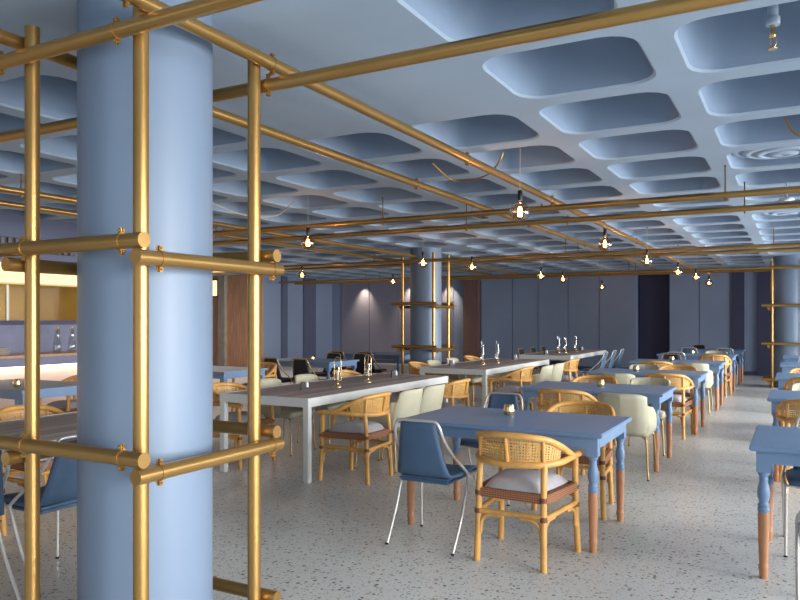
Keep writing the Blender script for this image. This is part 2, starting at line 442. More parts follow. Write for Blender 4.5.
o = struct(mb.build('window_11', 'grey_frame'), 'kitchen pass-through window')
MB().box(BX-0.705, BX-0.70, -3.2, 8.35, 1.44, 1.92).build('pane', 'glass_yellow', o)
blk = thing('bulkhead', 'lit cream bulkhead panel with vent grille above the kitchen window', 'bulkhead', (BX, 3.5, 1.93))
MB().box(-0.65, -0.2, -6.7, 5.0, 0.0, 0.25).build('light_panel', 'lit_panel', blk)
MB().box(-0.65, -0.25, -6.7, 5.0, 0.25, ZC-1.93).build('upper_panel', 'wall_paint_dark', blk)
g = MB().box(-0.25, -0.235, -1.0, 3.2, 0.40, 0.58)
gr = g.build('vent_grille', 'black', blk)
g = MB()
for k in range(42): g.box(-0.236, -0.215, -0.98+k*0.1, -0.93+k*0.1, 0.41, 0.57)
g.build('slats', 'grille', gr)
area('kitchen_lamp', (BX-2.0, 2.5, 2.7), (0, 0, 0), 2.0, 9.0, 60, (1.0, 0.82, 0.46))
area('kitchen_lamp', (BX-0.07, 3.7, 0.83), (0, 0, 0), 0.05, 9.4, 7, (1.0, 0.78, 0.58))
area('far_left_lamp', (-12.5, 13.0, 2.72), (0, 0, 0), 2.5, 5.0, 110, (1.0, 0.84, 0.74))

# ------------------------------------------------------------------ columns with pipe cages
def column(x, y, r, label):
    o = MB().lathe([(r, 0), (r, ZC+0.01)], seg=96).build('column', 'column_paint'); o.location = (x, y, 0)
    return tag(o, label, 'column', 'round blue columns')
column(-2.512, 2.27, 0.281, 'large round pale blue column in the left foreground inside brass pipes')
column(-6.22, 12.4, 0.30, 'distant round blue column inside brass pipes beyond grey tables')
column(-0.14, 17.6, 0.31, 'round blue column at far right edge behind brass pipes')

PR = 0.0295
def pipe(mb, a, b, r=PR):
    a, b = Vector(a), Vector(b); t = (b-a).normalized()
    q = [a, a+t*0.004, a+t*0.005, b-t*0.005, b-t*0.004, b]
    mb.tube([a, b], r, seg=20)
    return mb
def clamp(name, pos, axis, parent, out):
    """band round a pipe at pos; axis 'x','y' or 'z' is the pipe's direction; out = direction of the bolt lugs"""
    A = {'x': Vector((1, 0, 0)), 'y': Vector((0, 1, 0)), 'z': Vector((0, 0, 1))}[axis]
    p = Vector(pos); m1 = MB().tube([p-A*0.010, p+A*0.010], PR+0.0028, seg=20)
    o_ = Vector(out)
    side = A.cross(o_)
    for sgn in (1, -1):
        c = p+o_*sgn*(PR+0.010)
        h = Vector((0.012, 0.012, 0.012))
        e = (abs(A.x)*0.007+abs(o_.x)*0.011+abs(side.x)*0.0025, abs(A.y)*0.007+abs(o_.y)*0.011+abs(side.y)*0.0025, abs(A.z)*0.007+abs(o_.z)*0.011+abs(side.z)*0.0025)
        for s2 in (1, -1):
            cc = c+side*0.006*s2
            m1.box(cc.x-e[0], cc.x+e[0], cc.y-e[1], cc.y+e[1], cc.z-e[2], cc.z+e[2])
        m1.tube([c-side*0.016, c+side*0.016], 0.004, seg=8)
    return m1.build(name, 'brass', parent)
def cage(cx, cy, label, hx=0.324, hy=0.326, top=2.688, ext=0.10, longleft=0.1):
    t = thing('pipe_cage', label, 'pipe frame', (cx, cy, 0), 0, 'brass pipe frames around the columns')
    for sx in (-1, 1):
        for sy in (-1, 1):
            up = pipe(MB(), (sx*hx, sy*hy, 0), (sx*hx, sy*hy, top)).build('upright', 'brass', t)
            MB().lathe([(0.055, 0), (0.055, 0.008), (0.034, 0.012)], sx*hx, sy*hy).build('base_flange', 'brass', up)
    off = 0.0605
    for z in (0.18, 0.942, 1.75):
        for sy in (-1, 1):
            y = sy*(hy+off)
            bar_ = pipe(MB(), (-hx-ext-longleft, y, z), (hx+ext-0.015, y, z)).build('crossbar', 'brass', t)
            for sx in (-1, 1): clamp('clamp', (sx*hx-sx*0.036, y, z), 'x', bar_, (0, 0, 1))
        for sx in (-1, 1):
            x = sx*(hx+off); z2 = z-0.062
            bar_ = pipe(MB(), (x, -hy-ext+0.02, z2), (x, hy+ext+0.01, z2)).build('crossbar', 'brass', t)
            for sy in (-1, 1): clamp('clamp', (x, sy*hy+(0.036 if sy < 0 else 0.055), z2), 'y', bar_, (0, 0, 1))
    return t
cage(-2.502, 2.266, 'brass pipe frame around the large foreground column')
cage(-6.22, 12.4, 'brass pipe frame around the distant column beyond grey tables')
cage(-0.14, 17.6, 'brass pipe frame around the column at the far right')

def ceiling_pipe(axis, c, z, a, b, label, clamps, hang, r=PR):
    """straight overhead pipe with clamp bands and threaded hangers to the slab"""
    g = 'brass pipes under the ceiling'
    if axis == 'x': t = thing('overhead_pipe', label, 'pipe', (a, c, z), 0, g); P = lambda s: (s-a, 0, 0); L = (b-a, 0, 0)
    else: t = thing('overhead_pipe', label, 'pipe', (c, a, z), 0, g); P = lambda s: (0, s-a, 0); L = (0, b-a, 0)
    pipe(MB(), (0, 0, 0), L, r).build('tube', 'brass', t)
    for s in clamps: clamp('clamp', P(s), axis, t, (0, 0, 1))
    for s in hang:
        p = P(s); m1 = MB().tube([p, (p[0], p[1], ZC-z)], 0.006, seg=8)
        m1.lathe([(0.011, ZC-z-0.008), (0.011, ZC-z)], p[0], p[1], 12); m1.build('hanger', 'brass_bolt', t)
ZA, ZB = 2.633, 2.541
YSP = [1.84, 2.72, 6.9, 7.85, 12.0, 12.7, 17.15, 18.05]
ceiling_pipe('y', -2.12, ZA, -1.5, 17.9, 'overhead brass pipe running away along the right side of big column', [1.82, 2.65, 4.9, 7.0, 9.2, 11.3, 13.5], [])
ceiling_pipe('y', -2.90, ZA, -1.5, 17.9, 'overhead brass pipe running away along the left side of big column', [1.82, 2.78, 5.6, 8.6, 11.3], [])
ceiling_pipe('y', -6.28, ZA, -1.5, 17.9, 'overhead brass pipe running away right of the distant column', [4.2, 7.6, 11.9], [4.2, 7.6, 14.4])
ceiling_pipe('y', -7.06, ZA, -1.5, 17.9, 'overhead brass pipe running away left of the distant column', [4.2, 7.6, 11.9], [4.2, 7.6, 14.4])
ceiling_pipe('x', 1.88, ZB, -7.2, 3.2, 'nearest overhead brass pipe crossing in front of the big column', [-2.95, -2.24, 0.5], [-5.2, 1.5])
ceiling_pipe('x', 2.655, ZB, -7.2, 3.2, 'overhead brass pipe crossing just behind the big column', [-2.95, -2.145, 0.5], [-5.2, 1.5])
ceiling_pipe('x', 6.92, ZB, -8.84, 3.2, 'first of two overhead brass pipes crossing above second blue table', [-6.3, -4.0, -2.2, -0.55], [-8.5, -4.0, -0.55, 1.4])
ceiling_pipe('x', 7.84, ZB, -8.84, 3.2, 'second of two overhead brass pipes crossing above second blue table', [-6.3, -3.4, -2.2, -0.45], [-8.5, -3.4, -0.45, 1.4])
ceiling_pipe('x', 12.01, ZB, -13.5, 3.2, 'overhead brass pipe crossing in front of the distant column', [-6.3, -4.0, -2.2, -0.3], [-10.5, -3.4, -0.3, 1.4])
ceiling_pipe('x', 12.79, ZB, -13.5, 3.2, 'overhead brass pipe crossing behind the distant column', [-6.3, -2.2], [-10.5, -3.4, 1.4])
ceiling_pipe('x', 17.21, ZB, -13.5, 3.2, 'overhead brass pipe crossing in front of the far right column', [-6.3, -2.2], [-10.5, -3.4, 1.4])
ceiling_pipe('x', 17.99, ZB, -13.5, 3.2, 'farthest overhead brass pipe crossing close to the back wall', [-6.3, -2.2], [-10.5, -3.4, 1.4])

# ------------------------------------------------------------------ tables
def blue_table():
    t = thing('blue_table', 'x', 'table')
    W_, D_ = 1.43, 0.93; x, y = W_/2, D_/2
    MB().box(-x, x, -y, y, 0.722, 0.75, 0.006).build('tabletop', 'blue_paint', t)
    ap = MB()
    ax, ay = x-0.035, y-0.035
    for sy in (-1, 1): ap.box(-ax+0.05, ax-0.05, sy*(ay-0.01)-0.012, sy*(ay-0.01)+0.012, 0.652, 0.722)
    for sx in (-1, 1): ap.box(sx*(ax-0.01)-0.012, sx*(ax-0.01)+0.012, -ay+0.05, ay-0.05, 0.652, 0.722)
    ap.build('apron', 'blue_paint', t)
    for sx in (-1, 1):
        for sy in (-1, 1):
            lx, ly = sx*(ax-0.035), sy*(ay-0.035)
            m1 = MB().box(lx-0.036, lx+0.036, ly-0.036, ly+0.036, 0.60, 0.722, 0.003)
            m1.lathe([(0.034, 0.602), (0.029, 0.585), (0.021, 0.57), (0.0235, 0.565), (0.0235, 0.555), (0.022, 0.545), (0.030, 0.515), (0.0335, 0.49), (0.0325, 0.465), (0.026, 0.44),
                      (0.0235, 0.425), (0.031, 0.418), (0.032, 0.41), (0.0275, 0.402), (0.031, 0.396), (0.031, 0.386), (0.0285, 0.372)], lx, ly, 24)
            leg = m1.build('leg', 'blue_paint', t)
            MB().lathe([(0.0285, 0.374), (0.0305, 0.36), (0.029, 0.26), (0.0245, 0.10), (0.0225, 0.085), (0.027, 0.07), (0.0275, 0.055), (0.0235, 0.04), (0.022, 0.005), (0.020, 0.0)], lx, ly, 24).build('copper_foot', 'copper_paint', leg)
    return t
TX = -1.05-1.43/2
TG = 'blue turned-leg tables in the central row'
TROW = [4.965, 7.66, 10.2, 12.98, 15.72, 18.15]
TL = ['nearest central blue table with turned copper-tipped legs, in the foreground',
      'second blue table of the central row, between rattan and cream chairs',
      'third blue table from the front in the central row',
      'fourth blue table from the front in the central row',
      'fifth blue table from the front in the central row',
      'last blue table of the central row, nearest the back wall']
for y, l in zip(TROW, TL): place('bt', blue_table, (TX-(0.06 if y == 7.66 else 0), y, 0), 0, l, 'table', TG)
RX = -0.235+1.43/2
for y, l in zip([4.965, 7.74, 10.4, 13.05, 15.7], ['blue table cut off by the right edge in the foreground', 'second blue table at the right edge, behind the foreground one',
        'third blue table along the right edge', 'fourth blue table along the right edge', 'fifth blue table along the right edge, close to far column']):
    place('bt', blue_table, (RX, y, 0), 0, l, 'table', 'blue tables along the right edge')
LX = -6.72-1.43/2
for y, l in zip([4.965, 7.85, 10.35, 12.95], ['blue table on the far left in front of the lit bar', 'blue table seen just right of the big column, near wood wall',
        'blue table with black chairs behind the nearest grey table', 'blue table half hidden beyond black chairs near the distant column']):
    place('bt', blue_table, (LX-(0.12 if y == 12.95 else 0), y, 0), 0, l, 'table', 'blue tables on the left side')

def grey_table():
    t = thing('grey_plank_table', 'x', 'table'); x, y = 0.52, 1.475
    MB().box(-x+0.012, x-0.012, -y+0.012, y-0.012, 0.715, 0.75, 0.002).build('tabletop', 'grey_planks', t)
    f = MB()
    for sx in (-1, 1): f.box(sx*x, sx*(x-0.03), -y, y, 0.672, 0.752, 0.003)
    for sy in (-1, 1): f.box(-x+0.03, x-0.03, sy*y, sy*(y-0.03), 0.672, 0.752, 0.003)
    f.build('frame', 'grey_frame', t)
    for sx in (-1, 1):
        for sy in (-1, 1):
            MB().box(sx*(x-0.002), sx*(x-0.06), sy*(y-0.002), sy*(y-0.06), 0, 0.714, 0.004).build('leg', 'grey_frame', t)
    return t
GX = -4.325
for y, l in zip([2.475, 6.735, 10.93, 15.25], ['grey plank table at lower left, seen between the brass pipes', 'nearest long grey plank table with pale square legs, behind big column',
        'second long grey plank table, in the middle of the room', 'farthest long grey plank table with blue chairs']):
    place('gt', grey_table, (GX, y, 0), 0, l, 'table', 'long grey plank tables')

# ------------------------------------------------------------------ chairs (front = +Y local)
def rattan_chair(wood='rattan'):
    t = thing('rattan_armchair', 'x', 'chair')
    R_ = 0.0195
    for sx in (-1, 1):
        MB().tube([(sx*0.212, -0.235, 0), (sx*0.207, -0.222, 0.25), (sx*0.205, -0.215, 0.45), (sx*0.203, -0.2, 0.61)], R_, 12, 4).build('leg', wood, t)
        MB().tube([(sx*0.262, 0.24, 0), (sx*0.252, 0.228, 0.25), (sx*0.25, 0.222, 0.45), (sx*0.252, 0.215, 0.615)], R_, 12, 4).build('leg', wood, t)
    arm = [(-0.262, 0.262, 0.612), (-0.268, 0.19, 0.618), (-0.275, 0.02, 0.62), (-0.262, -0.1, 0.617), (-0.205, -0.195, 0.612), (-0.11, -0.245, 0.606), (0, -0.26, 0.604)]
    arm = arm+[(-x, y, z) for x, y, z in arm[-2::-1]]
    MB().tube(arm, 0.0205, 12, 6).build('arm_rail', wood, t)
    top = [(-0.272, 0.10, 0.628), (-0.276, 0.03, 0.652), (-0.262, -0.07, 0.702), (-0.215, -0.19, 0.755), (-0.12, -0.265, 0.775), (0, -0.288, 0.78)]
    top = top+[(-x, y, z) for x, y, z in top[-2::-1]]
    MB().tube(top, 0.0205, 12, 6).build('top_rail', wood, t)
    for k in (-1, 0, 1):
        MB().tube([(k*0.2, -0.203 if k else -0.268, 0.625), (k*0.2, -0.215 if k else -0.296, 0.765)], 0.012, 8).build('spindle', wood, t)
    A = catmull([Vector(p) for p in arm[3:-3]], 6); n = len(A)
    Bt = catmull([Vector(p) for p in top[2:-2]], 8)
    B2 = [Bt[round(i*(len(Bt)-1)/(n-1))] for i in range(n)]
    MB().strip([a+Vector((0, 0, 0.01)) for a in A], B2).build('cane_back', 'cane', t)
    # woven apron
    ring = [(-0.212, -0.215), (0.212, -0.215), (0.25, 0.222), (-0.25, 0.222)]
    m1 = MB()
    for i in range(4):
        (ax, ay), (bx, by) = ring[i], ring[(i+1) % 4]
        nx, ny = (by-ay), -(bx-ax); L = math.hypot(nx, ny); nx, ny = nx/L*0.016, ny/L*0.016
        A0 = [(ax+(bx-ax)*k/6+nx, ay+(by-ay)*k/6+ny, 0.388) for k in range(7)]; A1 = [(p[0], p[1], 0.440) for p in A0]
        I0 = [(p[0]-2*nx, p[1]-2*ny, 0.388) for p in A0]; I1 = [(p[0], p[1], 0.440) for p in I0]
        m1.strip(A0, A1); m1.strip(A1, I1); m1.strip(I0, A0); m1.strip(I1, I0)
    m1.build('woven_apron', 'wicker', t)
    MB().add([(-0.205, -0.205, 0.43), (0.205, -0.205, 0.43), (0.24, 0.215, 0.43), (-0.24, 0.215, 0.43), (-0.205, -0.205, 0.4), (0.205, -0.205, 0.4), (0.24, 0.215, 0.4), (-0.24, 0.215, 0.4)],
             [(0, 1, 2, 3), (7, 6, 5, 4), (0, 4, 5, 1), (1, 5, 6, 2), (2, 6, 7, 3), (3, 7, 4, 0)]).build('seat', wood, t)
    # pillow-shaped cushion
    N = 12; vs = []; fs = []
    for j in range(N+1):
        for i in range(N+1):
            u, v = i/N*2-1, j/N*2-1
            e = max(0, (1-u**4)*(1-v**4))**0.5
            hw = 0.205+0.018*v
            vs.append((u*hw*(0.96+0.04*(1-v*v)), v*0.205*(0.96+0.04*(1-u*u))+0.0, 0.442+0.070*e))
    top_n = len(vs)
    for j in range(N+1):
        for i in range(N+1):
            x, y, z = vs[j*(N+1)+i]; u, v = i/N*2-1, j/N*2-1
            e = max(0, (1-u**6)*(1-v**6))**0.5
            vs.append((x, y, 0.442-0.010*e))
    for j in range(N):
        for i in range(N):
            a = j*(N+1)+i
            fs.append((a, a+1, a+N+2, a+N+1)); b = a+top_n; fs.append((b+N+1, b+N+2, b+1, b))
    MB().add(vs, fs, True).build('cushion', 'cushion', t)
    # stretchers and curved braces
    zs = 0.30
    L_ = {'bl': (-0.208, -0.224), 'br': (0.208, -0.224), 'fl': (-0.253, 0.229), 'fr': (0.253, 0.229)}
    for a, b in (('bl', 'br'), ('bl', 'fl'), ('br', 'fr')):
        (ax, ay), (bx, by) = L_[a], L_[b]
        MB().tube([(ax, ay, zs), (bx, by, zs+0.01)], 0.0165, 10).build('stretcher', wood, t)
        for (px, py), (qx, qy) in (((ax, ay), (bx, by)), ((bx, by), (ax, ay))):
            dx, dy = qx-px, qy-py; L = math.hypot(dx, dy); dx, dy = dx/L, dy/L
            MB().tube([(px+dx*0.016, py+dy*0.016, 0.17), (px+dx*0.018, py+dy*0.018, 0.22), (px+dx*0.035, py+dy*0.035, 0.262), (px+dx*0.075, py+dy*0.075, 0.283), (px+dx*0.14, py+dy*0.14, 0.286)], 0.0115, 8, 4).build('brace', wood, t)
    (ax, ay), (bx, by) = L_['fl'], L_['fr']
    MB().tube([(ax, ay, 0.36), (bx, by, 0.36)], 0.012, 10).build('stretcher', wood, t)
    for (x, y) in L_.values():
        for z in (0.30, 0.41): MB().lathe([(0.0215, z-0.014), (0.0225, z), (0.0215, z+0.014)], x*(1 if z < .35 else .99), y*(1 if z < .35 else .985), 12).build('binding', 'binding', t)
    return t
def sling_chair(fab, metal):
    def mk():
        t = thing('sling_chair', 'x', 'chair'); R_ = 0.0095
        J = (0.238, 0.0, 0.455)
        half = [(0, -0.27, 0.822), (0.08, -0.27, 0.822), (0.13, -0.268, 0.817), (0.155, -0.26, 0.785), (0.172, -0.225, 0.70), (0.198, -0.14, 0.59), (0.226, -0.05, 0.505), J]
        hoop = [(-x, y, z) for x, y, z in half[::-1]]+half[1:]
        MB().tube(hoop, R_, 10, 5).build('back_frame', metal, t)
        for sx in (-1, 1):
            l = MB().tube([(sx*J[0], J[1], J[2]), (sx*0.239, -0.012, 0.425), (sx*0.237, -0.10, 0.22), (sx*0.233, -0.235, 0.004)], R_, 10, 4).build('leg', metal, t)
            MB().lathe([(0.011, 0), (0.011, 0.012)], sx*0.233, -0.235, 10).build('foot_cap', 'black', l)
            l = MB().tube([(sx*J[0], J[1], J[2]-0.006), (sx*0.236, 0.10, 0.45), (sx*0.226, 0.19, 0.444), (sx*0.22, 0.222, 0.42), (sx*0.22, 0.232, 0.30), (sx*0.222, 0.238, 0.004)], R_, 10, 4).build('leg', metal, t)
            MB().lathe([(0.011, 0), (0.011, 0.012)], sx*0.222, 0.238, 10).build('foot_cap', 'black', l)
        MB().tube([(-0.215, 0.2, 0.432), (0.215, 0.2, 0.432)], 0.008, 8).build('seat_rail', metal, t)
        # one folded upholstered sheet: seat then back
        prof = [(0.225, 0.430, 0.200), (0.215, 0.452, 0.208), (0.17, 0.462, 0.214), (0.05, 0.458, 0.222), (-0.08, 0.452, 0.222), (-0.15, 0.452, 0.200), (-0.182, 0.468, 0.185),
                (-0.20, 0.52, 0.170), (-0.218, 0.60, 0.154), (-0.24, 0.70, 0.136), (-0.258, 0.79, 0.120), (-0.264, 0.812, 0.112)]
        NU = 10; vs = []; fs = []
        for (y, z, w_) in prof:
            for i in range(NU+1):
                u = i/NU*2-1
                dish = 0.012*(u*u)
                if z > 0.46 and y < -0.18: vs.append((u*w_, y+dish*1.0, z))
                else: vs.append((u*w_, y, z+dish))
        for j in range(len(prof)-1):
            for i in range(NU):
                a = j*(NU+1)+i; fs.append((a, a+1, a+NU+2, a+NU+1))
        o = MB().add(vs, fs, True).build('sling_seat', fab, t)
        md = o.modifiers.new('s', 'SOLIDIFY'); md.thickness = 0.02; md.offset = 0
        # lower back lobe wrapping under the seat
        o = MB().box(-0.182, 0.182, -0.18, 0.16, 0.41, 0.447, 0.016).build('seat_underside', fab, t)
        return t
    return mk
def cream_chair():
    t = thing('cream_shell_chair', 'x', 'chair')
    # tub shell: plan path from left wing round the back to right wing
    path = [(-0.235, 0.10), (-0.24, -0.02), (-0.238, -0.12), (-0.215, -0.20), (-0.155, -0.24), (-0.08, -0.25), (0, -0.252)]
    path = path+[(-x, y) for x, y in path[-2::-1]]
    P2 = catmull([Vector((x, y, 0)) for x, y in path], 9); n = len(P2)
    rows = 10; vs = []; fs = []
    for i, p in enumerate(P2):
        u = abs(i/(n-1)*2-1)              # 0 centre of back, 1 wing tip
        topz = 0.785-0.03*(u/0.52)**6 if u < 0.52 else (0.755-0.085*min(1, (u-0.52)/0.03) if u < 0.55 else 0.672-0.12*((u-0.55)/0.45)**2)
        for k in range(rows):
            v = k/(rows-1); z = 0.40+(topz-0.40)*v
            lean = -0.10*v*(1-u*0.8)
            q = 0.80+0.20*min(1, v*3.0)**0.7
            vs.append((p.x*q*(1 if u > .6 else 1-0.04*v), p.y*(0.86+0.14*min(1, v*3)**0.7)+lean, z))
    for i in range(n-1):
        for k in range(rows-1):
            a = i*rows+k; fs.append((a, a+rows, a+rows+1, a+1))
    o = MB().add(vs, fs, True).build('shell_back', 'cream_fabric', t)
    md = o.modifiers.new('s', 'SOLIDIFY'); md.thickness = 0.026; md.offset = 0
    pl = [(x*0.93, y*0.9) for x, y in path]+[(0.22, 0.22), (0.1, 0.25), (-0.1, 0.25), (-0.22, 0.22)]
    loop = catmull([Vector((x, y, 0)) for x, y in pl], 3, True)
    vs = []; m_ = len(loop); lv = [(0.80, 0.385), (0.96, 0.395), (1.0, 0.42), (1.0, 0.445), (0.95, 0.465), (0.7, 0.475)]
    for s_, z in lv: vs += [(p.x*s_, p.y*s_, z) for p in loop]
    fs = [(a*m_+k, a*m_+(k+1) % m_, (a+1)*m_+(k+1) % m_, (a+1)*m_+k) for a in range(len(lv)-1) for k in range(m_)]
    m1 = MB().add(vs, fs, True); m1.add(vs[-m_:], [tuple(range(m_))]); m1.add(vs[:m_], [tuple(range(m_))[::-1]])
    m1.build('seat', 'cream_fabric', t)
    for sx in (-1, 1):
        for sy in (-1, 1):
            l = MB().tube([(sx*0.15, sy*0.13, 0.39), (sx*0.19, sy*0.18, 0.372), (sx*0.205, sy*0.20, 0.34), (sx*0.225, sy*0.225, 0.004)], 0.009, 10, 4).build('leg', 'frame_gold', t)
            MB().lathe([(0.0105, 0), (0.0105, 0.012)], sx*0.225, sy*0.225, 10).build('foot_cap', 'black', l)
    return t
MK = {'r': ('rattan', rattan_chair), 's': ('sling', sling_chair('sling_blue', 'frame_metal')), 'k': ('slingk', sling_chair('sling_black', 'frame_gold')), 'c': ('cream', cream_chair)}
GR = {'r': 'rattan armchairs with cane backs', 's': 'blue sling chairs with pale tube frames', 'k': 'black sling chairs with gilt tube frames', 'c': 'cream shell chairs with thin legs'}
N_, S_, W_, E_ = 0, PI, PI/2, -PI/2      # facing +Y, -Y, -X, +X
CH = [
 # central row, table 1
 ('s', -2.10, 4.325, N_, 0.00, 'nearest blue sling chair, seen from behind at left of foreground blue table'),
 ('r', -1.48, 4.31, N_, -0.05, 'nearest rattan armchair with grey cushion, seen from behind in the foreground'),
 ('s', -2.20, 5.62, S_, 0.0, 'blue sling chair on the far side of the foreground blue table, behind gold candle holder'),
 ('r', -1.50, 5.60, S_, 0.0, 'rattan armchair on the far side of the foreground blue table'),
 # table 2
 ('r', -1.97, 7.02, N_, 0.0, 'rattan armchair on near side of second central blue table, left of cream chair'),
 ('c', -1.40, 7.03, N_, 0.0, 'cream shell chair on near side of second central blue table'),
 ('r', -2.06, 8.33, S_, 0.0, 'rattan armchair on far left side of second central blue table'),
 ('c', -1.47, 8.36, S_, 0.0, 'cream shell chair on far right side of second central blue table'),
 # table 3
 ('c', -1.98, 9.55, N_, 0.0, 'cream shell chair at near left of third central blue table'),
 ('r', -1.42, 9.62, N_, 0.0, 'rattan armchair at near right of third central blue table, side of aisle'),
 ('c', -1.98, 10.88, S_, 0.0, 'cream shell chair at far left of third central blue table'),
 ('r', -1.50, 10.88, S_, 0.0, 'rattan armchair at far right of third central blue table'),
 # table 4
 ('r', -1.98, 12.30, N_, 0.0, 'rattan armchair at near left of fourth central blue table'),
 ('c', -1.40, 12.25, N_, 0.0, 'cream shell chair at near right of fourth central blue table'),
 ('k', -2.0, 13.65, S_, 0.0, 'black sling chair at far left of fourth central blue table'),
 # table 5
 ('s', -2.05, 15.05, N_, 0.0, 'blue sling chair at near left of fifth central blue table'),
 ('r', -1.38, 15.02, N_, 0.0, 'rattan armchair at near right of fifth central blue table'),
 ('c', -1.50, 16.4, S_, 0.0, 'cream shell chair at far side of fifth central blue table'),
 # table 6
 ('s', -2.10, 17.48, N_, 0.0, 'blue sling chair at near left of last central blue table'),
 ('s', -1.38, 17.48, N_, 0.0, 'blue sling chair at near right of last central blue table'),
 ('k', -2.10, 18.85, S_, 0.0, 'black sling chair behind last central blue table, against back wall'),
 # right edge tables
 ('s', 0.24, 4.12, N_, 0.0, 'blue sling chair cut off at the bottom right corner'),
 ('s', 0.16, 5.28, S_, 0.0, 'blue sling chair on far side of foreground table at right edge'),
 ('r', 0.13, 7.12, N_, 0.0, 'rattan armchair before second table at right edge'),
 ('c', 0.16, 8.45, S_, 0.0, 'cream shell chair behind second table at right edge'),
 ('r', 0.16, 9.76, N_, 0.0, 'rattan armchair before third table at right edge'),
 ('r', 0.16, 11.1, S_, 0.0, 'rattan armchair behind third table at right edge'),
 ('s', 0.20, 15.05, N_, 0.0, 'blue sling chair before fifth table at right edge'),
 # grey table 0
 ('s', -3.72, 2.66, W_, 0.0, 'blue sling chair beside lower left grey table, partly hidden by big column'),
 ('s', -3.73, 2.10, W_, 0.0, 'blue sling chair cut off at the left edge beside grey table'),
 ('r', -4.95, 3.47, E_, 0.0, 'rattan armchair on the far side of the lower left grey table'),
 ('r', -4.93, 2.75, E_, 0.0, 'rattan armchair at the lower left grey table, nearer the left edge'),
 # grey table 1
 ('r', -3.555, 5.69, W_, 0.0, 'rattan armchair at the near right corner of the nearest long grey table'),
 ('c', -3.56, 6.24, W_, 0.0, 'first cream shell chair along right side of nearest long grey table'),
 ('c', -3.56, 6.75, W_, 0.0, 'second cream shell chair along right side of nearest long grey table'),
 ('r', -3.50, 7.42, W_, 0.0, 'rattan armchair at the far right end of the nearest long grey table'),
 ('r', -4.98, 5.70, E_, 0.0, 'rattan armchair at left side of nearest long grey table, beside big column'),
 ('c', -4.95, 6.45, E_, 0.0, 'first cream shell chair along left side of nearest long grey table'),
 ('c', -4.95, 7.17, E_, 0.0, 'second cream shell chair along left side of nearest long grey table'),
 ('r', -4.95, 7.9, E_, 0.0, 'rattan armchair at far left end of nearest long grey table'),
 # grey table 2
 ('r', -3.55, 9.80, W_, 0.0, 'rattan armchair at near right corner of second long grey table'),
 ('c', -3.50, 10.40, W_, 0.0, 'first cream shell chair along right side of second long grey table'),
 ('c', -3.50, 10.98, W_, 0.0, 'second cream shell chair along right side of second long grey table'),
 ('r', -3.50, 12.05, W_, 0.0, 'rattan armchair at far right end of second long grey table'),
 ('r', -4.97, 9.98, E_, 0.0, 'rattan armchair at near left of second long grey table'),
 ('c', -4.95, 10.68, E_, 0.0, 'first cream shell chair along left side of second long grey table'),
 ('c', -4.95, 11.42, E_, 0.0, 'second cream shell chair along left side of second long grey table'),
 ('r', -4.97, 12.1, E_, 0.0, 'rattan armchair at far left end of second long grey table'),
 # grey table 3
 ('s', -3.50, 14.2, W_, 0.0, 'first blue sling chair along right side of farthest grey table'),
 ('s', -3.50, 14.95, W_, 0.0, 'second blue sling chair along right side of farthest grey table'),
 ('s', -3.50, 15.7, W_, 0.0, 'third blue sling chair along right side of farthest grey table'),
 ('k', -4.95, 14.95, E_, 0.0, 'first black sling chair along left side of farthest grey table'),
 ('k', -4.95, 15.75, E_, 0.0, 'second black sling chair along left side of farthest grey table'),
 ('k', -4.95, 16.5, E_, 0.0, 'third black sling chair along left side of farthest grey table'),
 # left tables
 ('c', -6.62, 3.95, N_, 0.5, 'cream shell chair at the left edge before the blue table by the bar'),
 ('r', -7.45, 5.60, S_, 0.0, 'rattan armchair on far side of blue table in front of bar'),
 ('r', -7.1, 8.5, S_, 0.0, 'rattan armchair behind the blue table beside wood wall'),
 ('k', -7.58, 9.68, N_, 0.0, 'left black sling chair before blue table behind nearest grey table'),
 ('k', -6.98, 9.68, N_, 0.0, 'right black sling chair before blue table behind nearest grey table'),
 ('k', -7.6, 11.05, S_, 0.0, 'black sling chair on far left side of blue table behind nearest grey table'),
 ('k', -7.0, 11.05, S_, 0.0, 'black sling chair on far right side of blue table behind nearest grey table'),
 ('k', -7.95, 12.2, N_, 0.0, 'left black sling chair facing the blue table by the distant column'),
 ('k', -7.3, 12.2, N_, 0.0, 'black sling chair immediately left of the distant column'),
]
for k, x, y, rz, jr, lab in CH:
    key, mk = MK[k]
    place(key, mk, (x, y, 0), rz+jr, lab, 'chair', GR[k])

# ------------------------------------------------------------------ table-top things
ZT = 0.7505
def votive():
    t = thing('candle_holder', 'x', 'candle holder')
    MB().lathe([(0.026, 0), (0.036, 0.006), (0.042, 0.03), (0.038, 0.062), (0.033, 0.078), (0.030, 0.078), (0.034, 0.06), (0.037, 0.03), (0.030, 0.008), (0, 0.008)], seg=12, smooth=False).build('cup', 'votive_gold', t)
    MB().lathe([(0.024, 0.009), (0.024, 0.035), (0.0, 0.037)], seg=12).build('candle', 'wax', t)
    return t
mat('votive_gold', (214, 188, 140), 0.22, 0.85, var=0.1, scale=30)
for i, (x, y, l) in enumerate([(-1.87, 5.10, 'gold faceted candle holder on foreground central blue table'), (-1.80, 7.66, 'gold candle holder on second central blue table'),
        (-1.92, 10.2, 'gold candle holder on third central blue table'), (-1.86, 12.98, 'gold candle holder on fourth central blue table'), (-1.86, 15.72, 'gold candle holder on fifth central blue table'),
        (-7.17, 4.75, 'gold candle holder on blue table before the bar'), (-7.3, 10.2, 'gold candle holder on blue table with black chairs')]):
    place('votive', votive, (x, y, ZT), 0, l, 'candle holder', 'gold candle holders on the blue tables')
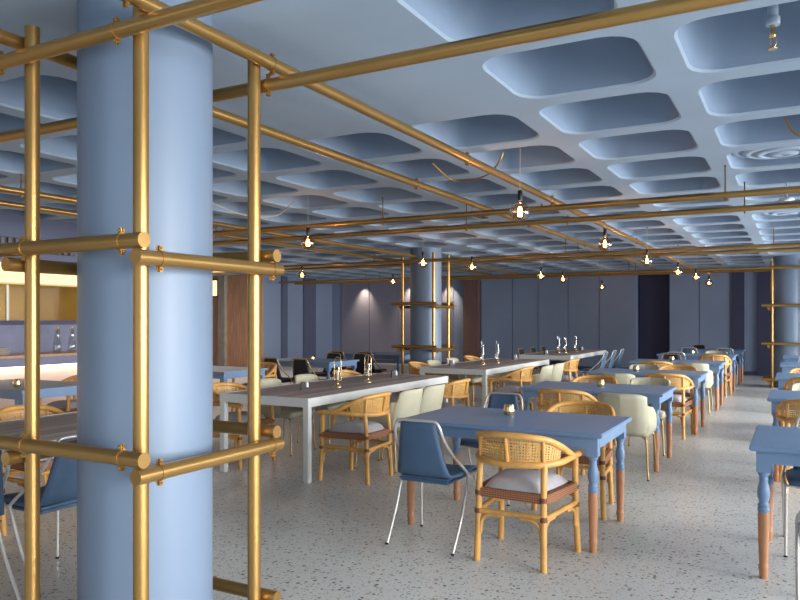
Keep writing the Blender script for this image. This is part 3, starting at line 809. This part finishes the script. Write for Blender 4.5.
def lantern():
    t = thing('glass_lantern', 'x', 'lantern')
    MB().lathe([(0.042, 0), (0.042, 0.01), (0.018, 0.02), (0.014, 0.045), (0.026, 0.06), (0.034, 0.066), (0.034, 0.076)], seg=20).build('base', 'votive_gold', t)
    MB().lathe([(0.030, 0.077), (0.032, 0.12), (0.027, 0.20), (0.026, 0.21)], seg=20).build('chimney', 'glass_clear', t)
    MB().lathe([(0.012, 0.077), (0.012, 0.14), (0.0, 0.142)], seg=10).build('candle', 'wax', t)
    MB().tube([(-0.036, 0, 0.07), (-0.036, 0, 0.24), (-0.03, 0, 0.285), (0, 0, 0.312), (0.03, 0, 0.285), (0.036, 0, 0.24), (0.036, 0, 0.07)], 0.0045, 8, 5).build('handle', 'votive_gold', t)
    return t
def chimney_lamp():
    t = thing('hurricane_candle', 'x', 'candle lamp')
    MB().lathe([(0.045, 0), (0.045, 0.012), (0.02, 0.022), (0.018, 0.045), (0.034, 0.06), (0.034, 0.07)], seg=20).build('base', 'votive_gold', t)
    MB().lathe([(0.032, 0.07), (0.038, 0.13), (0.030, 0.22), (0.024, 0.33), (0.026, 0.345)], seg=20).build('chimney', 'glass_clear', t)
    MB().lathe([(0.011, 0.07), (0.011, 0.17), (0.0, 0.172)], seg=10).build('candle', 'wax', t)
    return t
def cruet():
    t = thing('condiment_caddy', 'x', 'condiment caddy')
    MB().box(-0.055, 0.055, -0.03, 0.03, 0, 0.03, 0.004).build('tray', 'black', t)
    MB().box(-0.05, -0.002, -0.025, 0.025, 0.03, 0.095, 0.004).build('menu_block', 'black', t)
    MB().lathe([(0.02, 0.03), (0.021, 0.07), (0.012, 0.085), (0.012, 0.098), (0, 0.10)], 0.027, 0, 14).build('shaker', 'white', t)
    return t
for x, y, l in [(-4.21, 6.34, 'nearer gold arched lantern on nearest long grey table'), (-4.24, 7.0, 'farther gold arched lantern on nearest long grey table')]:
    place('lantern', lantern, (x, y, ZT+0.0), 0.4, l, 'lantern', 'gold arched lanterns on the nearest long grey table')
for x, y, l in [(-4.33, 10.62, 'nearer glass hurricane candle on second long grey table'), (-4.25, 11.05, 'farther glass hurricane candle on second long grey table'),
                (-4.40, 15.0, 'left glass hurricane candle of pair on farthest grey table'), (-4.30, 15.15, 'glass hurricane candle in the middle of farthest grey table'), (-4.28, 15.9, 'rear glass hurricane candle on farthest grey table')]:
    place('hurr', chimney_lamp, (x, y, ZT), 0, l, 'candle lamp', 'glass hurricane candles on grey tables')
for x, y, l in [(-4.33, 5.93, 'small black and white condiment caddy at near end of nearest long grey table'), (-4.30, 7.72, 'small black and white condiment caddy at far end of nearest long grey table'),
                (-4.62, 10.1, 'small condiment caddy at near left of second long grey table'), (-4.36, 12.2, 'small condiment caddy at far end of second long grey table'),
                (-4.42, 14.2, 'small condiment caddy at near end of farthest grey table'), (-4.28, 16.4, 'small condiment caddy at far end of farthest grey table')]:
    place('cruet', cruet, (x, y, ZT), 0.9, l, 'condiment caddy', 'condiment caddies on grey tables').scale = (0.8, 0.8, 0.85)
# carafes and plates on the bar
def carafe():
    t = thing('glass_carafe', 'x', 'carafe')
    MB().lathe([(0.045, 0), (0.052, 0.02), (0.05, 0.10), (0.034, 0.2), (0.03, 0.24), (0.036, 0.335), (0.034, 0.335), (0.028, 0.24), (0.032, 0.2), (0.047, 0.1), (0.049, 0.022), (0, 0.012)], seg=20).build('bottle', 'glass_clear', t)
    MB().lathe([(0.030, 0.336), (0.030, 0.35), (0, 0.353)], seg=14).build('lid', 'votive_gold', t)
    return t
for y, l in [(6.42, 'left glass carafe on the bar counter'), (6.65, 'right glass carafe on the bar counter, nearer the big column')]:
    place('carafe', carafe, (BX-0.22, y, 1.001), 0, l, 'carafe', 'glass carafes on the bar')
for k in range(4):
    o = MB().lathe([(0.06, 0), (0.11, 0.018), (0.112, 0.021), (0.06, 0.006), (0, 0.006)], seg=24).build('plate', 'plate') if k == 0 else bpy.data.objects['plate'].copy()
    if k: C.objects.link(o)
    o.location = (BX-0.25, 5.64, 1.001+k*0.0225)
    tag(o, ['bottom', 'second lowest', 'second highest', 'topmost'][k]+' pale plate in the small stack on the bar at the left edge', 'plate', 'stacked plates on the bar')

# ------------------------------------------------------------------ pendants
def pendant(x, y, zb, label, r=0.080, grp='bare globe bulb pendants'):
    t = thing('pendant_bulb', label, 'pendant light', (x, y, zb), 0, grp)
    zt = ZC+0.0-zb
    # the cord goes up to the slab rib or into the coffer
    i = math.floor((x-X0)/PIT); j = math.floor((y-Y0)/PIT); cx, cy = X0+(i+.5)*PIT, Y0+(j+.5)*PIT
    m_ = max(abs(x-cx), abs(y-cy))
    if not solid(i, j): zt += 0.52 if m_ < 0.24 else (0.46 if m_ < 0.33 else (0.24 if m_ < 0.36 else 0.0))
    MB().tube([(0, 0, r+0.09), (0, 0, zt)], 0.0028, 6).build('cord', 'cable', t)
    MB().lathe([(0.004, zt-0.012), (0.012, zt-0.008), (0.012, zt)], seg=14).build('ceiling_rose', 'black', t)
    MB().lathe([(0.016, r+0.012), (0.019, r+0.02), (0.019, r+0.085), (0.012, r+0.094), (0.004, r+0.096)], seg=14).build('socket', 'black', t)
    prof = [(0.0005, -r)]+[(r*math.sin(a), -r*math.cos(a)) for a in [PI*k/14 for k in range(1, 12)]]+[(0.017, r*0.98), (0.014, r+0.014)]
    b = MB().lathe(prof, seg=24).build('glass_bulb', 'glass_smoke', t)
    f = MB()
    for k in range(4):
        a = PI/4+k*PI/2; ca, sa = math.cos(a), math.sin(a)
        f.tube([(ca*0.006, sa*0.006, r*0.55), (ca*0.020, sa*0.020, 0.01), (ca*0.017, sa*0.017, -r*0.42)], 0.0022, 6, 2)
    f.tube([(0.017, 0, -r*0.4), (0, 0.017, -r*0.42), (-0.017, 0, -r*0.4), (0, -0.017, -r*0.42)], 0.0022, 6, 2, closed=True)
    f.build('filament', 'filament', b)
    l = bpy.data.lights.new('bulb_glow', 'POINT'); l.energy = 5; l.color = (1, 0.62, 0.32); l.shadow_soft_size = 0.02
    lo = bpy.data.objects.new('bulb_glow', l); C.objects.link(lo); lo.parent = t; lo.location = (0, 0, -0.012)
for x, y, l in [(-1.931, 5.518, 'nearest and largest hanging globe bulb above the central blue tables'),
        (-1.909, 8.334, 'second hanging globe bulb in the chain over central blue tables'),
        (-1.929, 11.072, 'third hanging globe bulb in the chain over central blue tables'),
        (-1.888, 13.932, 'fourth hanging globe bulb in the chain over central blue tables'),
        (-1.793, 15.765, 'fifth hanging globe bulb in the chain over central blue tables'),
        (-1.823, 18.540, 'farthest hanging globe bulb in the chain over central blue tables'),
        (-4.798, 6.630, 'hanging globe bulb over nearest grey table, right of column pipes'),
        (-4.981, 9.836, 'hanging globe bulb in front of the distant column'),
        (-4.661, 10.977, 'hanging globe bulb just right of the distant column'),
        (-4.440, 13.929, 'left one of two close hanging globe bulbs before the blue back wall'),
        (-4.363, 15.198, 'right one of two close hanging globe bulbs before the blue back wall'),
        (-4.545, 19.494, 'small hanging globe bulb low before the centre of the back wall'),
        (-8.390, 11.397, 'small hanging globe bulb beside the end of column pipes'),
        (-8.035, 14.362, 'small hanging globe bulb left of the distant column')]:
    pendant(x, y, 2.31, l)
# recessed wall-washer lights on the far wall
for x, l in ((-12.75, 'left'), (-11.0, 'middle'), (-9.62, 'right')):
    t = thing('recessed_spotlight', l+' warm spotlight washing the far grey wall', 'spotlight', (x, YF-0.30, ZC), 0, 'warm spotlights at the far wall')
    MB().lathe([(0.03, -0.10), (0.055, -0.10), (0.055, 0.0)], seg=20).build('can', 'black', t)
    MB().lathe([(0.0, -0.098), (0.045, -0.099)], seg=20).build('lens', 'lamp_lens', t)
    sl = bpy.data.lights.new('wall_wash', 'SPOT'); sl.energy = 85; sl.color = (1, 0.8, 0.58); sl.spot_size = 1.3; sl.spot_blend = 0.9; sl.shadow_soft_size = 0.03
    so = bpy.data.objects.new('wall_wash', sl); C.objects.link(so); so.parent = t; so.location = (0, 0, -0.11); so.rotation_euler = (0.30, 0, 0)
# wall lamp beyond the bar
t = thing('wall_sign_lamp', 'small glowing rectangular wall lamp beside the wood wall, right of big column', 'wall lamp', (-15.9, 17.1, 2.42))
MB().box(-0.24, 0.10, 0.0, 0.05, -0.28, 0.28, 0.01).build('back_plate', 'black', t)
MB().box(-0.20, 0.06, -0.03, 0.0, -0.24, 0.24, 0.01).build('glowing_face', 'sign_lit', t)

# ------------------------------------------------------------------ ceiling fittings
for y, l in ((3.49+0.4+3*PIT, 'nearer'), (3.49+0.4+7*PIT, 'farther')):
    cx = -1.475+0.4+PIT
    t = thing('air_diffuser', l+' round ceiling air diffuser set in a coffer at right', 'air diffuser', (cx, y, ZC+0.04), 0, 'round air diffusers')
    for k, (r0, r1, z) in enumerate(((0.33, 0.385, 0.02), (0.24, 0.30, -0.005), (0.15, 0.215, -0.02), (0.0005, 0.12, -0.03))):
        MB().lathe([(r0, z+0.012), (r0, z), (r1, z+0.012), (r1+0.006, z+0.045), (r1-0.01, z+0.045), (max(r0, .001), z+0.014)], seg=40).build('ring', 'ceiling_paint', t)
    MB().lathe([(0.10, 0.02), (0.10, 0.47)], seg=24).build('duct', 'ceiling_paint', t)
    m1 = MB().box(-0.38, 0.38, -0.01, 0.01, 0.03, 0.045).box(-0.01, 0.01, -0.38, 0.38, 0.03, 0.045); m1.build('support', 'ceiling_paint', t)
t = thing('sprinkler_head', 'brass sprinkler head on a pale blue pipe at top right', 'sprinkler', (-0.10, 3.82, 2.72))
MB().lathe([(0.024, 0.12), (0.024, 0.56)], seg=20).build('pipe', 'ceiling_paint', t)
MB().lathe([(0.030, 0.115), (0.032, 0.12), (0.032, 0.15), (0.026, 0.155)], seg=20).build('coupling', 'ceiling_paint', t)
m1 = MB().lathe([(0.012, 0.06), (0.018, 0.075), (0.012, 0.09), (0.012, 0.115)], seg=14).tube([(-0.012, 0, 0.06), (-0.016, 0, 0.035), (-0.006, 0, 0.012)], 0.003, 6, 3).tube([(0.012, 0, 0.06), (0.016, 0, 0.035), (0.006, 0, 0.012)], 0.003, 6, 3)
m1.lathe([(0.003, 0.06), (0.003, 0.012)], seg=8); m1.build('valve', 'votive_gold', t)
MB().lathe([(0.02, 0.003), (0.022, 0.006), (0.006, 0.012)], seg=14).build('deflector', 'votive_gold', t)
t = thing('ceiling_spotlight', 'small white disc light hanging under the ceiling near right edge', 'ceiling light', (-0.09, 8.05, 2.62))
MB().lathe([(0.0, 0.0), (0.075, 0.004), (0.06, 0.022), (0.012, 0.03)], seg=24).build('disc', 'white', t)
MB().tube([(0, 0, 0.02), (0, 0, 0.18)], 0.008, 8).build('stem', 'ceiling_paint', t)
def cable(pts, label, matn='cable', r=0.006):
    o = MB().tube(pts, r, 8, 8).build('cable', matn); tag(o, label, 'cable', 'loose cables under the ceiling')
cable([(-2.082, 5.541, 2.800), (-2.136, 5.548, 2.710), (-2.307, 5.711, 2.665), (-2.554, 5.859, 2.670), (-2.675, 5.807, 2.690), (-2.751, 5.603, 2.800)], 'brassy flexible cable loop hanging above the foreground blue table', 'brass', 0.008)
cable([(-4.960, 6.605, 2.800), (-5.227, 6.677, 2.670), (-5.338, 6.491, 2.620), (-5.399, 6.189, 2.620), (-5.361, 5.697, 2.680), (-5.477, 5.600, 2.800)], 'pale cable loop under ceiling just right of the big column')
cable([(-0.070, 5.451, 2.800), (-0.041, 5.436, 2.720), (0.017, 5.435, 2.660), (0.104, 5.483, 2.660), (0.173, 5.723, 2.800)], 'brassy cable looping from a coffer at the right edge', 'brass', 0.007)
cable([(-3.3, 7.9, 2.80), (-3.4, 8.0, 2.68), (-3.0, 8.3, 2.60), (-2.93, 8.35, 2.66)], 'short pale cable above the nearest grey table end')
